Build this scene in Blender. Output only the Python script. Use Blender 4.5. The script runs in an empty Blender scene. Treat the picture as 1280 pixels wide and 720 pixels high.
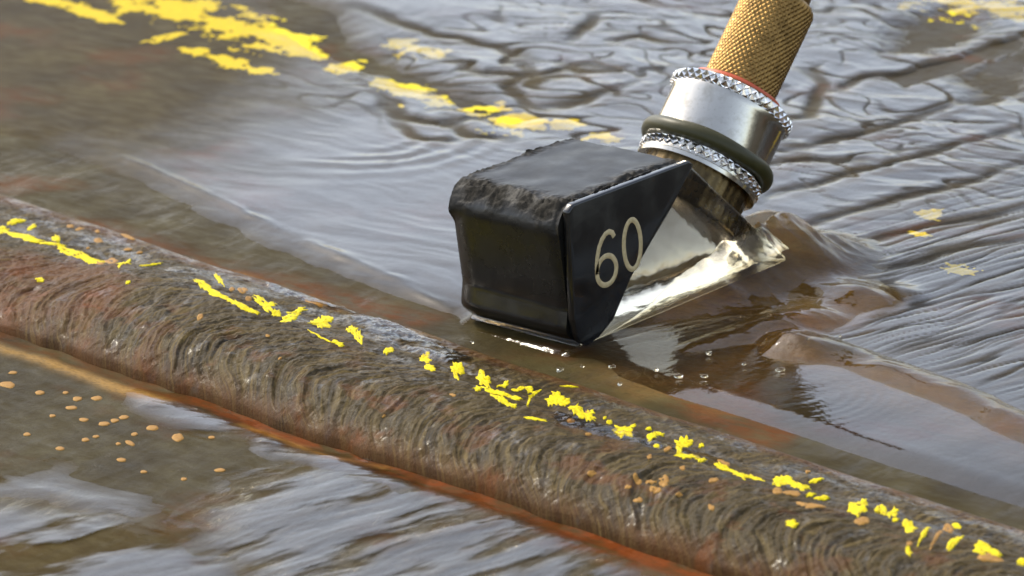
import bpy, bmesh, math, random
import numpy as np
from mathutils import Vector, Matrix

# ------------------------------------------------------------------ camera, sky, sun, exposure
# 1 Blender unit = 1 cm.  X runs along the weld, Y away from it under the probe, Z up.
sc = bpy.context.scene
sc.unit_settings.system = 'METRIC'
sc.unit_settings.scale_length = 0.01
C = sc.collection
CAM_POS = np.array([19.44, -20.55, 10.19])
CAM_E, CAM_PSI, CAM_ROLL, CAM_FOV = [math.radians(v) for v in (18.7, -44.3, -3.3, 16.0)]
_d = np.array([math.sin(CAM_PSI)*math.cos(CAM_E), math.cos(CAM_PSI)*math.cos(CAM_E), -math.sin(CAM_E)])
_r = np.array([math.cos(CAM_PSI), -math.sin(CAM_PSI), 0.0])
_u = np.cross(_r, _d)
_r, _u = (math.cos(CAM_ROLL)*_r + math.sin(CAM_ROLL)*_u, -math.sin(CAM_ROLL)*_r + math.cos(CAM_ROLL)*_u)
cam = bpy.data.cameras.new('camera')
cam.sensor_width = 36.0
cam.angle = CAM_FOV
cam.clip_start = 0.5
cam.clip_end = 2000.0
cam.dof.use_dof = True
cam.dof.focus_distance = 29.6
cam.dof.aperture_fstop = 0.95
camo = bpy.data.objects.new('camera', cam)
M = Matrix.Identity(4)
for i in range(3):
    M[i][0], M[i][1], M[i][2], M[i][3] = _r[i], _u[i], -_d[i], CAM_POS[i]
camo.matrix_world = M
C.objects.link(camo)
sc.camera = camo

SUN_EL, SUN_AZ = math.radians(48), math.radians(272)     # azimuth measured from +Y towards +X
world = bpy.data.worlds.new('World')
sc.world = world
world.use_nodes = True
wn = world.node_tree.nodes; wl = world.node_tree.links
bg = wn['Background']
sky = wn.new('ShaderNodeTexSky')
sky.sky_type = 'NISHITA'
sky.sun_disc = False
sky.sun_elevation = SUN_EL
sky.sun_rotation = SUN_AZ
sky.air_density = 1.0
sky.dust_density = 2.5
sky.ozone_density = 1.0
hs = wn.new('ShaderNodeHueSaturation')            # thin high overcast: the whole sky paler, evenly
hs.inputs['Saturation'].default_value = 0.62
hs.inputs['Value'].default_value = 1.15
wl.new(sky.outputs[0], hs.inputs['Color'])
wl.new(hs.outputs[0], bg.inputs[0])
bg.inputs[1].default_value = 0.15
sun = bpy.data.lights.new('sun', 'SUN')
sun.energy = 1.5
sun.angle = math.radians(10)
sun.color = (1.0, 0.92, 0.74)
suno = bpy.data.objects.new('sun', sun)
sd = Vector((math.sin(SUN_AZ)*math.cos(SUN_EL), math.cos(SUN_AZ)*math.cos(SUN_EL), math.sin(SUN_EL)))
suno.rotation_euler = sd.to_track_quat('Z', 'Y').to_euler()
suno.location = sd*60
C.objects.link(suno)
sc.view_settings.view_transform = 'Standard'
sc.view_settings.look = 'None'
sc.view_settings.gamma = 1.0
sc.view_settings.use_curve_mapping = False
sc.view_settings.exposure = 1.25
sc.cycles.use_denoising = True
sc.cycles.max_bounces = 12
sc.cycles.transparent_max_bounces = 12
sc.cycles.transmission_bounces = 10

# ------------------------------------------------------------------ helpers
rng = np.random.RandomState(7)
_PERM = np.random.RandomState(3).permutation(1024)
_GA = np.random.RandomState(5).rand(1024)*2*np.pi
_GX, _GY = np.cos(_GA), np.sin(_GA)

def perlin(x, y, seed=0):
    x = np.asarray(x, float) + seed*17.37; y = np.asarray(y, float) - seed*9.71
    xi = np.floor(x).astype(int); yi = np.floor(y).astype(int)
    xf = x - xi; yf = y - yi
    u = xf*xf*xf*(xf*(xf*6-15)+10); v = yf*yf*yf*(yf*(yf*6-15)+10)
    def g(ix, iy, dx, dy):
        h = _PERM[(_PERM[ix & 1023] + iy) & 1023]
        return _GX[h]*dx + _GY[h]*dy
    a = g(xi, yi, xf, yf); b = g(xi+1, yi, xf-1, yf)
    c = g(xi, yi+1, xf, yf-1); d = g(xi+1, yi+1, xf-1, yf-1)
    return (a + u*(b-a)) + v*((c + u*(d-c)) - (a + u*(b-a)))

def fbm(x, y, seed=0, o=4, gain=0.5):
    s = 0; a = 1.0; f = 1.0
    for k in range(o):
        s = s + a*perlin(x*f, y*f, seed+k); a *= gain; f *= 2.03
    return s

def sstep(a, b, x):
    t = np.clip((x-a)/(b-a), 0, 1); return t*t*(3-2*t)

def ray(px, py):
    f = 640/math.tan(CAM_FOV/2)
    return _d + _r*(px-640)/f + _u*(360-py)/f

def at(px, py, h=None, z=0.0):
    """pixel of the photograph -> world point on the plane z or on the height function h(x, y)"""
    q = ray(px, py)
    for _ in range(1 if h is None else 14):
        t = (z-CAM_POS[2])/q[2]; p = CAM_POS + t*q
        if h is not None:
            z = 0.5*z + 0.5*float(h(np.array([p[0]]), np.array([p[1]]))[0])
    return p

def gpoly(pts):
    return np.array([at(*p)[:2] for p in pts])

def seg_dist(X, Y, P, closed=False):
    """distance to a polyline and the fraction along it"""
    best = np.full(X.shape, 1e9); frac = np.zeros(X.shape)
    n = len(P); m = n if closed else n-1
    for i in range(m):
        a, b = P[i], P[(i+1) % n]
        ab = b-a; L = ab@ab + 1e-12
        t = np.clip(((X-a[0])*ab[0] + (Y-a[1])*ab[1])/L, 0, 1)
        dd = np.hypot(X-a[0]-t*ab[0], Y-a[1]-t*ab[1])
        k = dd < best
        best = np.where(k, dd, best); frac = np.where(k, (i+t)/m, frac)
    return best, frac

def poly_sdf(X, Y, P):
    """signed distance, positive inside"""
    dist, _ = seg_dist(X, Y, P, True)
    inside = np.zeros(X.shape, bool)
    n = len(P); j = n-1
    for i in range(n):
        xi, yi = P[i]; xj, yj = P[j]
        c = ((yi > Y) != (yj > Y)) & (X < (xj-xi)*(Y-yi)/(yj-yi+1e-12) + xi)
        inside ^= c; j = i
    return np.where(inside, dist, -dist)

def link(name, me, mat=None, parent=None):
    o = bpy.data.objects.new(name, me)
    C.objects.link(o)
    if mat is not None:
        me.materials.append(mat)
    if parent is not None:
        o.parent = parent
    return o

def tag(o, label, cat, kind=None, group=None):
    o['label'] = label
    o['category'] = cat
    if kind: o['kind'] = kind
    if group: o['group'] = group
    return o

def grid_mesh(name, X, Y, Z, attrs=None, keep=None, smooth=True):
    """X, Y, Z 2-d arrays -> mesh; keep = per-vertex bool, faces whose four corners are kept stay"""
    n, m = X.shape
    idx = np.arange(n*m).reshape(n, m)
    q = np.stack([idx[:-1, :-1], idx[1:, :-1], idx[1:, 1:], idx[:-1, 1:]], -1).reshape(-1, 4)
    co = np.stack([X, Y, Z], -1).reshape(-1, 3)
    at_ = {k: v.reshape(-1) for k, v in (attrs or {}).items()}
    if keep is not None:
        kf = keep.reshape(-1)[q].all(1)
        q = q[kf]
        used = np.zeros(n*m, bool); used[q.reshape(-1)] = True
        remap = np.cumsum(used)-1
        q = remap[q]; co = co[used]
        at_ = {k: v[used] for k, v in at_.items()}
    # make faces point up
    a, b, c = co[q[:, 0]], co[q[:, 1]], co[q[:, 2]]
    if np.mean(np.cross(b-a, c-a)[:, 2]) < 0:
        q = q[:, ::-1]
    me = bpy.data.meshes.new(name)
    me.vertices.add(len(co)); me.vertices.foreach_set('co', co.astype(np.float32).ravel())
    me.loops.add(q.size); me.loops.foreach_set('vertex_index', q.astype(np.int32).ravel())
    me.polygons.add(len(q))
    me.polygons.foreach_set('loop_start', np.arange(0, q.size, 4, dtype=np.int32))
    me.polygons.foreach_set('loop_total', np.full(len(q), 4, np.int32))
    me.update(calc_edges=True)
    if smooth:
        me.polygons.foreach_set('use_smooth', np.ones(len(q), bool))
    for k, v in at_.items():
        A = me.attributes.new(k, 'FLOAT', 'POINT')
        A.data.foreach_set('value', v.astype(np.float32))
    me.validate()
    return me

def pymesh(name, verts, faces, smooth=False):
    me = bpy.data.meshes.new(name)
    me.from_pydata([tuple(map(float, v)) for v in verts], [], faces)
    me.update()
    if smooth:
        me.polygons.foreach_set('use_smooth', np.ones(len(me.polygons), bool))
    return me

# ------------------------------------------------------------------ materials
class NT:
    def __init__(self, name):
        self.m = bpy.data.materials.new(name); self.m.use_nodes = True
        self.t = self.m.node_tree; self.n = self.t.nodes; self.l = self.t.links
        self.b = self.n.get('Principled BSDF'); self.out = self.n.get('Material Output')
        self.tc = None
    def new(self, t, **kw):
        x = self.n.new('ShaderNode'+t)
        for k, v in kw.items(): setattr(x, k, v)
        return x
    def co(self, scale=(1, 1, 1), rot=(0, 0, 0)):
        if self.tc is None: self.tc = self.new('TexCoord')
        mp = self.new('Mapping'); self.l.new(self.tc.outputs['Object'], mp.inputs[0])
        mp.inputs['Scale'].default_value = scale; mp.inputs['Rotation'].default_value = rot
        return mp.outputs[0]
    def noise(self, scale, detail=4, rough=0.55, vec=None, dist=0.0):
        x = self.new('TexNoise'); x.inputs['Scale'].default_value = scale
        x.inputs['Detail'].default_value = detail; x.inputs['Roughness'].default_value = rough
        x.inputs['Distortion'].default_value = dist
        self.l.new(vec if vec is not None else self.co(), x.inputs['Vector'])
        return x.outputs['Fac']
    def attr(self, name):
        return self.new('Attribute', attribute_name=name).outputs['Fac']
    def ramp(self, fac, stops):
        x = self.new('ValToRGB'); e = x.color_ramp.elements
        while len(e) < len(stops): e.new(0.5)
        for k, (p, c) in enumerate(stops):
            e[k].position = p; e[k].color = (*c, 1) if len(c) == 3 else c
        self.l.new(fac, x.inputs[0]); return x.outputs[0]
    def mix(self, f, a, b):
        x = self.new('Mix', data_type='RGBA')
        for s, v in ((x.inputs[0], f), (x.inputs[6], a), (x.inputs[7], b)):
            if isinstance(v, (tuple, float, int)):
                s.default_value = (*v, 1) if isinstance(v, tuple) else v
            else: self.l.new(v, s)
        return x.outputs[2]
    def math(self, op, a, b=0.0, clamp=False):
        x = self.new('Math', operation=op, use_clamp=clamp)
        for s, v in ((x.inputs[0], a), (x.inputs[1], b)):
            if isinstance(v, (float, int)): s.default_value = v
            else: self.l.new(v, s)
        return x.outputs[0]
    def rng(self, f, a, b, c, d):
        x = self.new('MapRange'); x.inputs[1].default_value = a; x.inputs[2].default_value = b
        x.inputs[3].default_value = c; x.inputs[4].default_value = d
        self.l.new(f, x.inputs[0]); return x.outputs[0]
    def bump(self, h, strength=0.5, dist=0.01, normal=None):
        x = self.new('Bump'); x.inputs['Strength'].default_value = strength
        x.inputs['Distance'].default_value = dist
        self.l.new(h, x.inputs['Height'])
        if normal is not None: self.l.new(normal, x.inputs['Normal'])
        return x.outputs[0]
    def set(self, **kw):
        for k, v in kw.items():
            s = self.b.inputs[k.replace('_', ' ')]
            if isinstance(v, (float, int)): s.default_value = v
            elif isinstance(v, tuple): s.default_value = (*v, 1) if len(v) == 3 else v
            else: self.l.new(v, s)
        return self

def mat_plate():
    t = NT('plate_steel')
    n1 = t.noise(1.1, 6, 0.6)
    n2 = t.noise(6.0, 5, 0.6, t.co((0.5, 1.3, 1)))
    n3 = t.noise(30.0, 3, 0.6, t.co((0.6, 1.2, 1)))
    base = t.ramp(n1, [(0.25, (0.012, 0.0078, 0.0018)), (0.5, (0.033, 0.0245, 0.0065)), (0.75, (0.056, 0.045, 0.0155))])
    base = t.mix(t.rng(n2, 0.40, 0.7, 0.0, 0.55), base, (0.026, 0.018, 0.006))
    stg = t.noise(3.2, 5, 0.62, t.co((2.6, 0.7, 1), (0, 0, math.radians(8))), 0.5)
    grey = t.math('MULTIPLY', t.attr('grey'), t.rng(stg, 0.36, 0.56, 0.35, 1.0))
    base = t.mix(grey, base, t.mix(n2, (0.032, 0.028, 0.022), (0.070, 0.066, 0.060)))
    rust = t.attr('rust')
    rf = t.math('MULTIPLY', rust, t.rng(n2, 0.34, 0.58, 0.12, 1.0))
    base = t.mix(rf, base, t.mix(n3, (0.05, 0.012, 0.002), (0.18, 0.043, 0.006)))
    tan = t.attr('tan')
    base = t.mix(t.math('MULTIPLY', tan, t.rng(n3, 0.3, 0.6, 0.4, 1.0)), base, (0.30, 0.17, 0.045))
    base = t.mix(t.rng(n3, 0.55, 0.75, 0.0, 0.4), base, (0.03, 0.02, 0.012))
    wet = t.attr('wet')
    b1 = t.bump(n2, 0.5, 0.03); b2 = t.bump(n3, 0.5, 0.008, b1)
    st = t.noise(3.2, 5, 0.62, t.co((2.6, 0.7, 1), (0, 0, math.radians(8))), 0.5)
    cn = t.bump(st, 1.0, 0.12)
    wet = t.math('MULTIPLY', wet, t.rng(st, 0.42, 0.58, 0.08, 1.0))
    t.set(Base_Color=base, Roughness=t.rng(n2, 0.3, 0.7, 0.5, 0.8), Normal=b2,
          Specular_IOR_Level=0.05, Coat_Weight=wet, Coat_Roughness=0.09, Coat_IOR=1.4, Coat_Normal=cn)
    return t.m

def mat_weld():
    t = NT('weld_metal')
    n1 = t.noise(1.6, 5, 0.6)
    cx = t.new('CombineXYZ'); t.l.new(t.attr('along'), cx.inputs[0]); t.l.new(t.attr('across'), cx.inputs[1])
    mp = t.new('Mapping'); t.l.new(cx.outputs[0], mp.inputs[0]); mp.inputs['Scale'].default_value = (19.0, 4.5, 1.0)
    st = t.noise(1.0, 6, 0.68, mp.outputs[0], 0.8)
    n3 = t.noise(38.0, 3, 0.6, t.co((1.4, 0.7, 1)))
    base = t.ramp(st, [(0.36, (0.008, 0.005, 0.0014)), (0.5, (0.036, 0.0235, 0.0066)), (0.66, (0.112, 0.078, 0.026))])
    base = t.mix(t.rng(n1, 0.35, 0.7, 0.0, 0.6), base, (0.042, 0.030, 0.010))
    base = t.mix(t.rng(n3, 0.55, 0.72, 0.0, 0.55), base, (0.045, 0.028, 0.014))
    base = t.mix(t.math('MULTIPLY', t.attr('rust'), t.rng(n1, 0.3, 0.6, 0.3, 1.0)), base,
                 t.mix(n3, (0.045, 0.014, 0.003), (0.14, 0.046, 0.008)))
    b1 = t.bump(st, 0.6, 0.03); b2 = t.bump(n3, 0.7, 0.012, b1)
    cn = t.bump(t.noise(7.0, 3, 0.5, t.co((0.6, 1.5, 1))), 0.5, 0.02)
    t.set(Base_Color=base, Roughness=t.rng(st, 0.3, 0.7, 0.42, 0.65), Normal=b2,
          Specular_IOR_Level=0.08, Coat_Weight=t.attr('wet'), Coat_Roughness=0.2, Coat_IOR=1.4, Coat_Normal=cn)
    return t.m

def mat_film():
    """thin clear gel: Fresnel reflection over a straight-through body"""
    t = NT('gel_film')
    t.n.remove(t.b)
    n = t.noise(16.0, 3, 0.55, t.co((1, 1, 1)))
    bp_ = t.bump(n, 0.25, 0.006)
    fr = t.new('Fresnel'); fr.inputs[0].default_value = 1.48; t.l.new(bp_, fr.inputs[1])
    gl = t.new('BsdfGlossy'); gl.inputs['Roughness'].default_value = 0.06; t.l.new(bp_, gl.inputs['Normal'])
    t.l.new(t.rng(t.attr('soft'), 0, 1, 0.06, 0.32), gl.inputs['Roughness'])
    tr = t.new('BsdfTransparent'); tr.inputs[0].default_value = (0.92, 0.87, 0.76, 1)
    mx = t.new('MixShader'); t.l.new(fr.outputs[0], mx.inputs[0])
    t.l.new(t.math('MULTIPLY', fr.outputs[0], t.attr('cover')), mx.inputs[0])
    t.l.new(tr.outputs[0], mx.inputs[1]); t.l.new(gl.outputs[0], mx.inputs[2])
    t.l.new(mx.outputs[0], t.out.inputs[0])
    return t.m

def mat_glass(name, ior, col, rough=0.02, bump=0.0, sc_=6.0, clear=0.0):
    t = NT(name)
    t.set(Base_Color=col, Transmission_Weight=1.0, IOR=ior, Roughness=rough)
    if bump:
        t.set(Normal=t.bump(t.noise(sc_, 3, 0.5), 0.6, bump))
    if clear:
        tr = t.new('BsdfTransparent'); tr.inputs[0].default_value = (*col, 1)
        mx = t.new('MixShader'); mx.inputs[0].default_value = clear
        t.l.new(t.b.outputs[0], mx.inputs[1]); t.l.new(tr.outputs[0], mx.inputs[2]); t.l.new(mx.outputs[0], t.out.inputs[0])
    return t.m

def mat_paint():
    t = NT('yellow_paint')
    n = t.noise(14, 4); n2 = t.noise(45, 2)
    c = t.mix(n, (0.46, 0.36, 0.002), (0.66, 0.55, 0.003))
    c = t.mix(t.rng(n2, 0.54, 0.72, 0, 0.75), c, (0.26, 0.16, 0.02))
    t.set(Base_Color=c, Roughness=0.65, Specular_IOR_Level=0.1, Normal=t.bump(t.noise(28, 4, 0.7), 0.8, 0.02))
    return t.m

def mat_spatter():
    t = NT('copper_spatter')
    n = t.noise(9, 3); n2 = t.noise(40, 3)
    t.set(Base_Color=t.mix(n2, t.mix(n, (0.26, 0.13, 0.024), (0.40, 0.23, 0.052)), (0.15, 0.07, 0.016)), Roughness=0.6, Specular_IOR_Level=0.1,
          Normal=t.bump(n2, 0.5, 0.006))
    return t.m

def mat_black():
    t = NT('black_plastic')
    n = t.noise(22, 4, 0.6); n2 = t.noise(3, 4)
    c = t.mix(t.rng(n2, 0.45, 0.7, 0, 1), (0.006, 0.006, 0.006), (0.012, 0.011, 0.009))
    t.set(Base_Color=c, Roughness=t.rng(n2, 0.35, 0.7, 0.10, 0.28), Normal=t.bump(n, 0.12, 0.004))
    return t.m

def mat_epoxy():
    t = NT('rough_black_epoxy')
    n = t.noise(26, 5, 0.65); n2 = t.noise(4, 4, 0.6)
    cr = t.attr('crumb')
    c = t.mix(cr, t.mix(n2, (0.004, 0.004, 0.0035), (0.010, 0.0095, 0.0085)), t.mix(n, (0.004, 0.004, 0.003), (0.030, 0.025, 0.018)))
    rgh = t.math('ADD', t.math('ADD', t.rng(n2, 0.3, 0.7, 0.10, 0.24), t.math('MULTIPLY', t.attr('top'), 0.24)), t.math('MULTIPLY', cr, 0.3))
    bs = t.bump(t.math('MULTIPLY', n, t.rng(cr, 0, 0.6, 0.06, 1.0)), 0.45, 0.02)
    t.set(Base_Color=c, Roughness=rgh, Normal=bs, Specular_IOR_Level=t.rng(t.math('MAXIMUM', cr, t.math('MULTIPLY', t.attr('top'), 0.60)), 0, 0.7, 0.5, 0.10))
    return t.m

def mat_metal(name, col, rough, dark, brushed=None, met=1.0):
    t = NT(name)
    n = t.noise(7, 5, 0.6); n2 = t.noise(30, 3)
    c = t.mix(t.rng(n, 0.5, 0.72, 0, 0.7), col, dark)
    c = t.mix(t.rng(n2, 0.62, 0.75, 0, 0.5), c, dark)
    t.set(Base_Color=c, Metallic=met, Roughness=t.rng(n2, 0.3, 0.7, rough*0.75, rough*1.35), Normal=t.bump(n2, 0.15, 0.004))
    return t.m

def mat_plain(name, a, b, rough, bump=0.01, scale=12):
    t = NT(name)
    n = t.noise(scale, 4)
    t.set(Base_Color=t.mix(n, a, b), Roughness=rough, Normal=t.bump(n, 0.4, bump), Specular_IOR_Level=0.25)
    return t.m

PLATE = mat_plate(); WELD = mat_weld(); FILM = mat_film()
PUDDLE = mat_glass('gel_clear', 1.36, (0.97, 0.92, 0.76), 0.03, 0.015, 6.0, 0.38)
ACRYL = mat_glass('clear_acrylic', 1.49, (0.80, 0.745, 0.59), 0.10, 0.018, 3.0)
PAINT = mat_paint(); SPAT = mat_spatter(); BLACK = mat_black(); EPOXY = mat_epoxy()
STEEL = mat_metal('satin_nickel', (0.46, 0.43, 0.37), 0.13, (0.28, 0.25, 0.19))
KNURL = mat_metal('bright_nickel', (0.86, 0.84, 0.80), 0.14, (0.45, 0.40, 0.32))
BRASS = mat_metal('aged_brass', (0.26, 0.155, 0.050), 0.38, (0.08, 0.046, 0.016))
BARREL = mat_metal('dull_brass_thread', (0.10, 0.07, 0.032), 0.30, (0.03, 0.02, 0.012))
OLIVE = mat_plain('olive_rubber', (0.026, 0.024, 0.007), (0.046, 0.041, 0.014), 0.42, 0.006)
RED = mat_plain('red_rubber', (0.36, 0.060, 0.025), (0.52, 0.11, 0.05), 0.45, 0.006)
MARK = mat_plain('engraved_cream_fill', (0.22, 0.16, 0.07), (0.62, 0.50, 0.28), 0.5, 0.004, 30)
CABLE = mat_plain('black_cable', (0.012, 0.012, 0.012), (0.03, 0.03, 0.03), 0.5)

# ------------------------------------------------------------------ heights of the steel
def y_low(x):  return -2.57 - 0.045*x + 0.05*perlin(x*0.9, 0*x+3.3, 11) + 0.07*perlin(x*2.3, 0*x+1.3, 25)
def y_up(x):   return -0.42 - 0.085*x + 0.07*perlin(x*0.7, 0*x+8.1, 12)

def plate_h(x, y):
    return 0.012*fbm(x*0.5, y*0.5, 31, 3)

def ripple_w(x, s):
    return x - 5.2*(np.minimum(s, 0.72)-0.30)**2 + 0.15*fbm(x*1.4, s*2.2, 14, 3)

def weld_h(x, y, fine=True):
    yl, yu = y_low(x), y_up(x)
    s = np.clip((y-yl)/(yu-yl), 0, 1)
    prof = np.sin(np.pi*s**0.62)
    prof = np.sign(prof)*np.abs(prof)**0.85
    hc = 0.24 + 0.03*perlin(x*0.45, 0*x+1.7, 13)
    restart = sstep(-5.0, -4.3, x + 0.5*(s-0.5))
    hc = hc*(0.72 + 0.28*restart)
    h = hc*prof
    lobe = np.exp(-((x+3.5)/1.15)**2 - ((s-0.60)/0.24)**2)
    h = h + 0.10*lobe*restart*prof
    # second shallow pass on the upper side
    h = h - 0.035*np.exp(-((s-0.70)/0.045)**2)*(1-0.8*np.exp(-((x+3.5)/1.2)**2))*(0.6+0.5*perlin(x*0.8, 0*x+2, 19))
    if fine:
        w = ripple_w(x, s)
        ph = w*2.3 + 0.9*perlin(x*0.9, s*1.2, 22); saw = ph - np.floor(ph)
        cres = (saw**1.5*sstep(1.0, 0.90, saw))*(0.4+0.9*np.abs(perlin(np.floor(ph)*0.77+0.3, s*1.5, 23)*2))
        rip = perlin(w*6.5, s*0.9, 15)*0.30 + perlin(w*13, s*2.0, 16)*0.62 + perlin(w*27, s*4.0, 21)*0.46
        rip = -np.abs(rip)*1.5 + 0.35
        amp = 0.007 + 0.042*np.exp(-((s-0.20)/0.21)**2)
        lump = 0.5+0.8*np.abs(perlin(x*1.1, s*1.5, 17))
        edge = sstep(0, 0.05, s)*sstep(1.0, 0.93, s)
        h = h + rip*amp*lump*edge + 0.020*fbm(x*5, y*5, 18, 5, 0.72)*edge
        h = h + 0.030*(cres-0.25)*edge*np.exp(-((s-0.18)/0.24)**2) + 0.03*perlin(x*1.6, y*1.6, 24)*edge
    return h + plate_h(x, y)

def ground_h(x, y):
    yl, yu = y_low(x), y_up(x)
    inside = (y > yl) & (y < yu)
    return np.where(inside, weld_h(x, y), plate_h(x, y))

# ------------------------------------------------------------------ steel plates and weld
def axis(lo, f0, f1, hi, fine, coarse):
    return np.concatenate([np.arange(lo, f0, coarse), np.arange(f0, f1, fine), np.arange(f1, hi+coarse*0.5, coarse)])

def soft_line(X, Y, pts, w, nz=0.0, seed=0):
    P = gpoly(pts); dd, fr = seg_dist(X, Y, P)
    if nz: dd = dd + nz*fbm(X*2.2, Y*2.2, seed, 3)
    return np.exp(-(np.maximum(dd, 0)/w)**2)

def soft_poly(X, Y, pts, soft, nz=0.0, seed=0, f=1.5):
    s = poly_sdf(X, Y, gpoly(pts))
    if nz: s = s + nz*fbm(X*f, Y*f, seed, 4)
    return sstep(-soft, soft, s)

# upper plate
xs = axis(-26, -15, 8, 16, 0.045, 0.6)
ts = axis(0, 0.0, 13.5, 24, 0.045, 0.6)
X, T = np.meshgrid(xs, ts, indexing='ij')
Y = y_up(X) - 0.04 + T
far = sstep(1.5, 4.0, T)
grey = np.clip(0.25 + 0.5*sstep(-9, -4, X)*far + 0.5*fbm(X*0.5, Y*0.5, 41, 3)*far, 0, 1)*sstep(0.3, 1.2, T)
grey = np.maximum(grey, 0.55*soft_poly(X, Y, [(960, 480), (1100, 470), (1300, 590), (1300, 660), (1150, 600), (1000, 560)], 0.15, 0.2, 42))
brown = soft_poly(X, Y, [(820, 360), (960, 290), (1040, 320), (1130, 370), (1080, 410), (990, 430), (1150, 470), (1300, 530), (1300, 585), (1130, 520), (1000, 470), (960, 520), (800, 500), (740, 460)], 0.25, 0.2, 48)
grey = grey*(1-0.9*brown)*(1-0.8*sstep(-5.5, -9, X)*sstep(9, 5, Y))
rust = 0.45*soft_line(X, Y, [(-60, 262), (120, 285), (250, 330), (420, 372), (520, 400)], 0.20, 0.10, 43)
rust = np.maximum(rust, 0.5*soft_poly(X, Y, [(820, 490), (940, 480), (990, 540), (960, 575), (880, 530)], 0.12, 0.15, 44))
rust = np.maximum(rust, 0.35*sstep(0.15, 0.6, fbm(X*0.6+3, Y*0.8, 45, 4)))
rust = np.maximum(rust, 0.12*brown)
tan = 0.22*brown + 0.35*soft_line(X, Y, [(180, 322), (300, 345), (420, 385)], 0.06, 0.05, 46)
wet = 0.28*sstep(-0.2, 0.3, fbm(X*0.9, Y*0.9, 47, 3))*sstep(2.5, 0.4, T)
me = grid_mesh('steel_plate', X, Y, plate_h(X, Y), dict(grey=grey, rust=rust, tan=tan, wet=wet))
plate_far = tag(link('steel_plate', me, PLATE), 'brown rusty steel plate under the probe, above the weld', 'plate', 'structure')

# lower plate
ts = axis(0, 0.0, 5.5, 14, 0.04, 0.6)
X, T = np.meshgrid(xs, ts, indexing='ij')
Y = y_low(X) + 0.04 - T
tw = T + 0.10*fbm(X*1.3, Y*1.3, 51, 4)
rust = 0.95*np.exp(-(np.maximum(tw-0.05, 0)/0.20)**2)*(0.35+0.65*sstep(-2.6, -1.2, X)) + 0.25*sstep(0.1, 0.6, fbm(X*0.7, Y*0.9, 52, 4))
tan = 0.75*soft_line(X, Y, [(-60, 418), (60, 452), (150, 486), (200, 500)], 0.08, 0.06, 53) \
    + 0.5*soft_line(X, Y, [(300, 528), (400, 565), (480, 580)], 0.035, 0.05, 54)
gp = [(255, 640), (330, 590), (420, 560), (520, 590), (760, 690), (800, 760), (330, 760)]
gm = soft_poly(X, Y, gp, 0.35, 0.35, 55)
gm = np.maximum(gm, 0.8*soft_poly(X, Y, [(170, 498), (330, 545), (420, 580), (330, 560), (200, 520)], 0.12, 0.12, 56))
gm = np.maximum(gm, 0.6*soft_poly(X, Y, [(60, 600), (180, 640), (150, 660), (-40, 630)], 0.15, 0.15, 57))
grey = np.clip(0.12 + 0.85*gm, 0, 1)*sstep(0.12, 0.4, tw)
wet = np.clip(0.12 + gm*1.1, 0, 1)*sstep(0.1, 0.3, tw)
Z = plate_h(X, Y) - 0.03*np.exp(-((T-0.10)/0.10)**2) + 0.012*gm*fbm(X*2.5, Y*2.5, 58, 4)
me = grid_mesh('steel_plate', X, Y, Z, dict(grey=grey, rust=rust, tan=tan, wet=wet))
plate_near = tag(link('steel_plate', me, PLATE), 'grey and brown steel plate below the weld, nearest the viewer', 'plate', 'structure')
def near_h(x, y):
    T = y_low(x) + 0.04 - y
    return plate_h(x, y) - 0.03*np.exp(-((T-0.10)/0.10)**2)

# weld bead
xs = axis(-26, -9.5, 7.5, 16, 0.0125, 0.3)
ss = np.linspace(0, 1, 150)
X, S = np.meshgrid(xs, ss, indexing='ij')
Y = y_low(X)*(1-S) + y_up(X)*S
Z = weld_h(X, Y)
Z = Z - 0.03*(S < 1e-6) - 0.03*(S > 1-1e-6)
rust = 0.55*np.exp(-(S/0.06)**2) + 0.55*sstep(0.12, 0.5, fbm(X*1.5, S*3.5, 61, 5, 0.65))*sstep(0.75, 0.2, S) + 0.5*np.exp(-((S-0.95)/0.06)**2)
rust = rust + 0.6*soft_poly(X, Y, [(-40, 330), (120, 350), (170, 400), (110, 440), (-40, 400)], 0.2, 0.3, 62)
wet = np.clip(0.03 + 0.55*sstep(0.50, 0.72, S + 0.12*fbm(X*1.5, S*3, 63, 3))*sstep(-0.25, 0.35, fbm(X*1.6, S*9, 64, 4, 0.6)) + 0.3*sstep(0.30, 0.55, fbm(X*3.5, S*7, 65, 4, 0.6)), 0, 1)
me = grid_mesh('weld_bead', X, Y, Z, dict(rust=np.clip(rust, 0, 1), wet=wet, along=ripple_w(X, S), across=S))
weld = tag(link('weld_bead', me, WELD), 'rippled brown weld bead running diagonally between the two plates', 'weld')

# ------------------------------------------------------------------ gel film on the upper plate
lat = np.array([math.cos(CAM_PSI), -math.sin(CAM_PSI)]); dep = np.array([math.sin(CAM_PSI), math.cos(CAM_PSI)])
W, H, LT = 1.30, 1.25, 1.58            # probe width, height, length of its top

def foot_dist(x, y, x0=-W, x1=0.0, y0=0.0, y1=2.9):
    dx = np.maximum(np.maximum(x0-x, x-x1), 0); dy = np.maximum(np.maximum(y0-y, y-y1), 0)
    return np.hypot(dx, dy)

def terrace(n, k, w):
    t = n*k; fl = np.floor(t); fr = t-fl
    return (fl + sstep(0.5-w, 0.5+w, fr))/k

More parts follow.
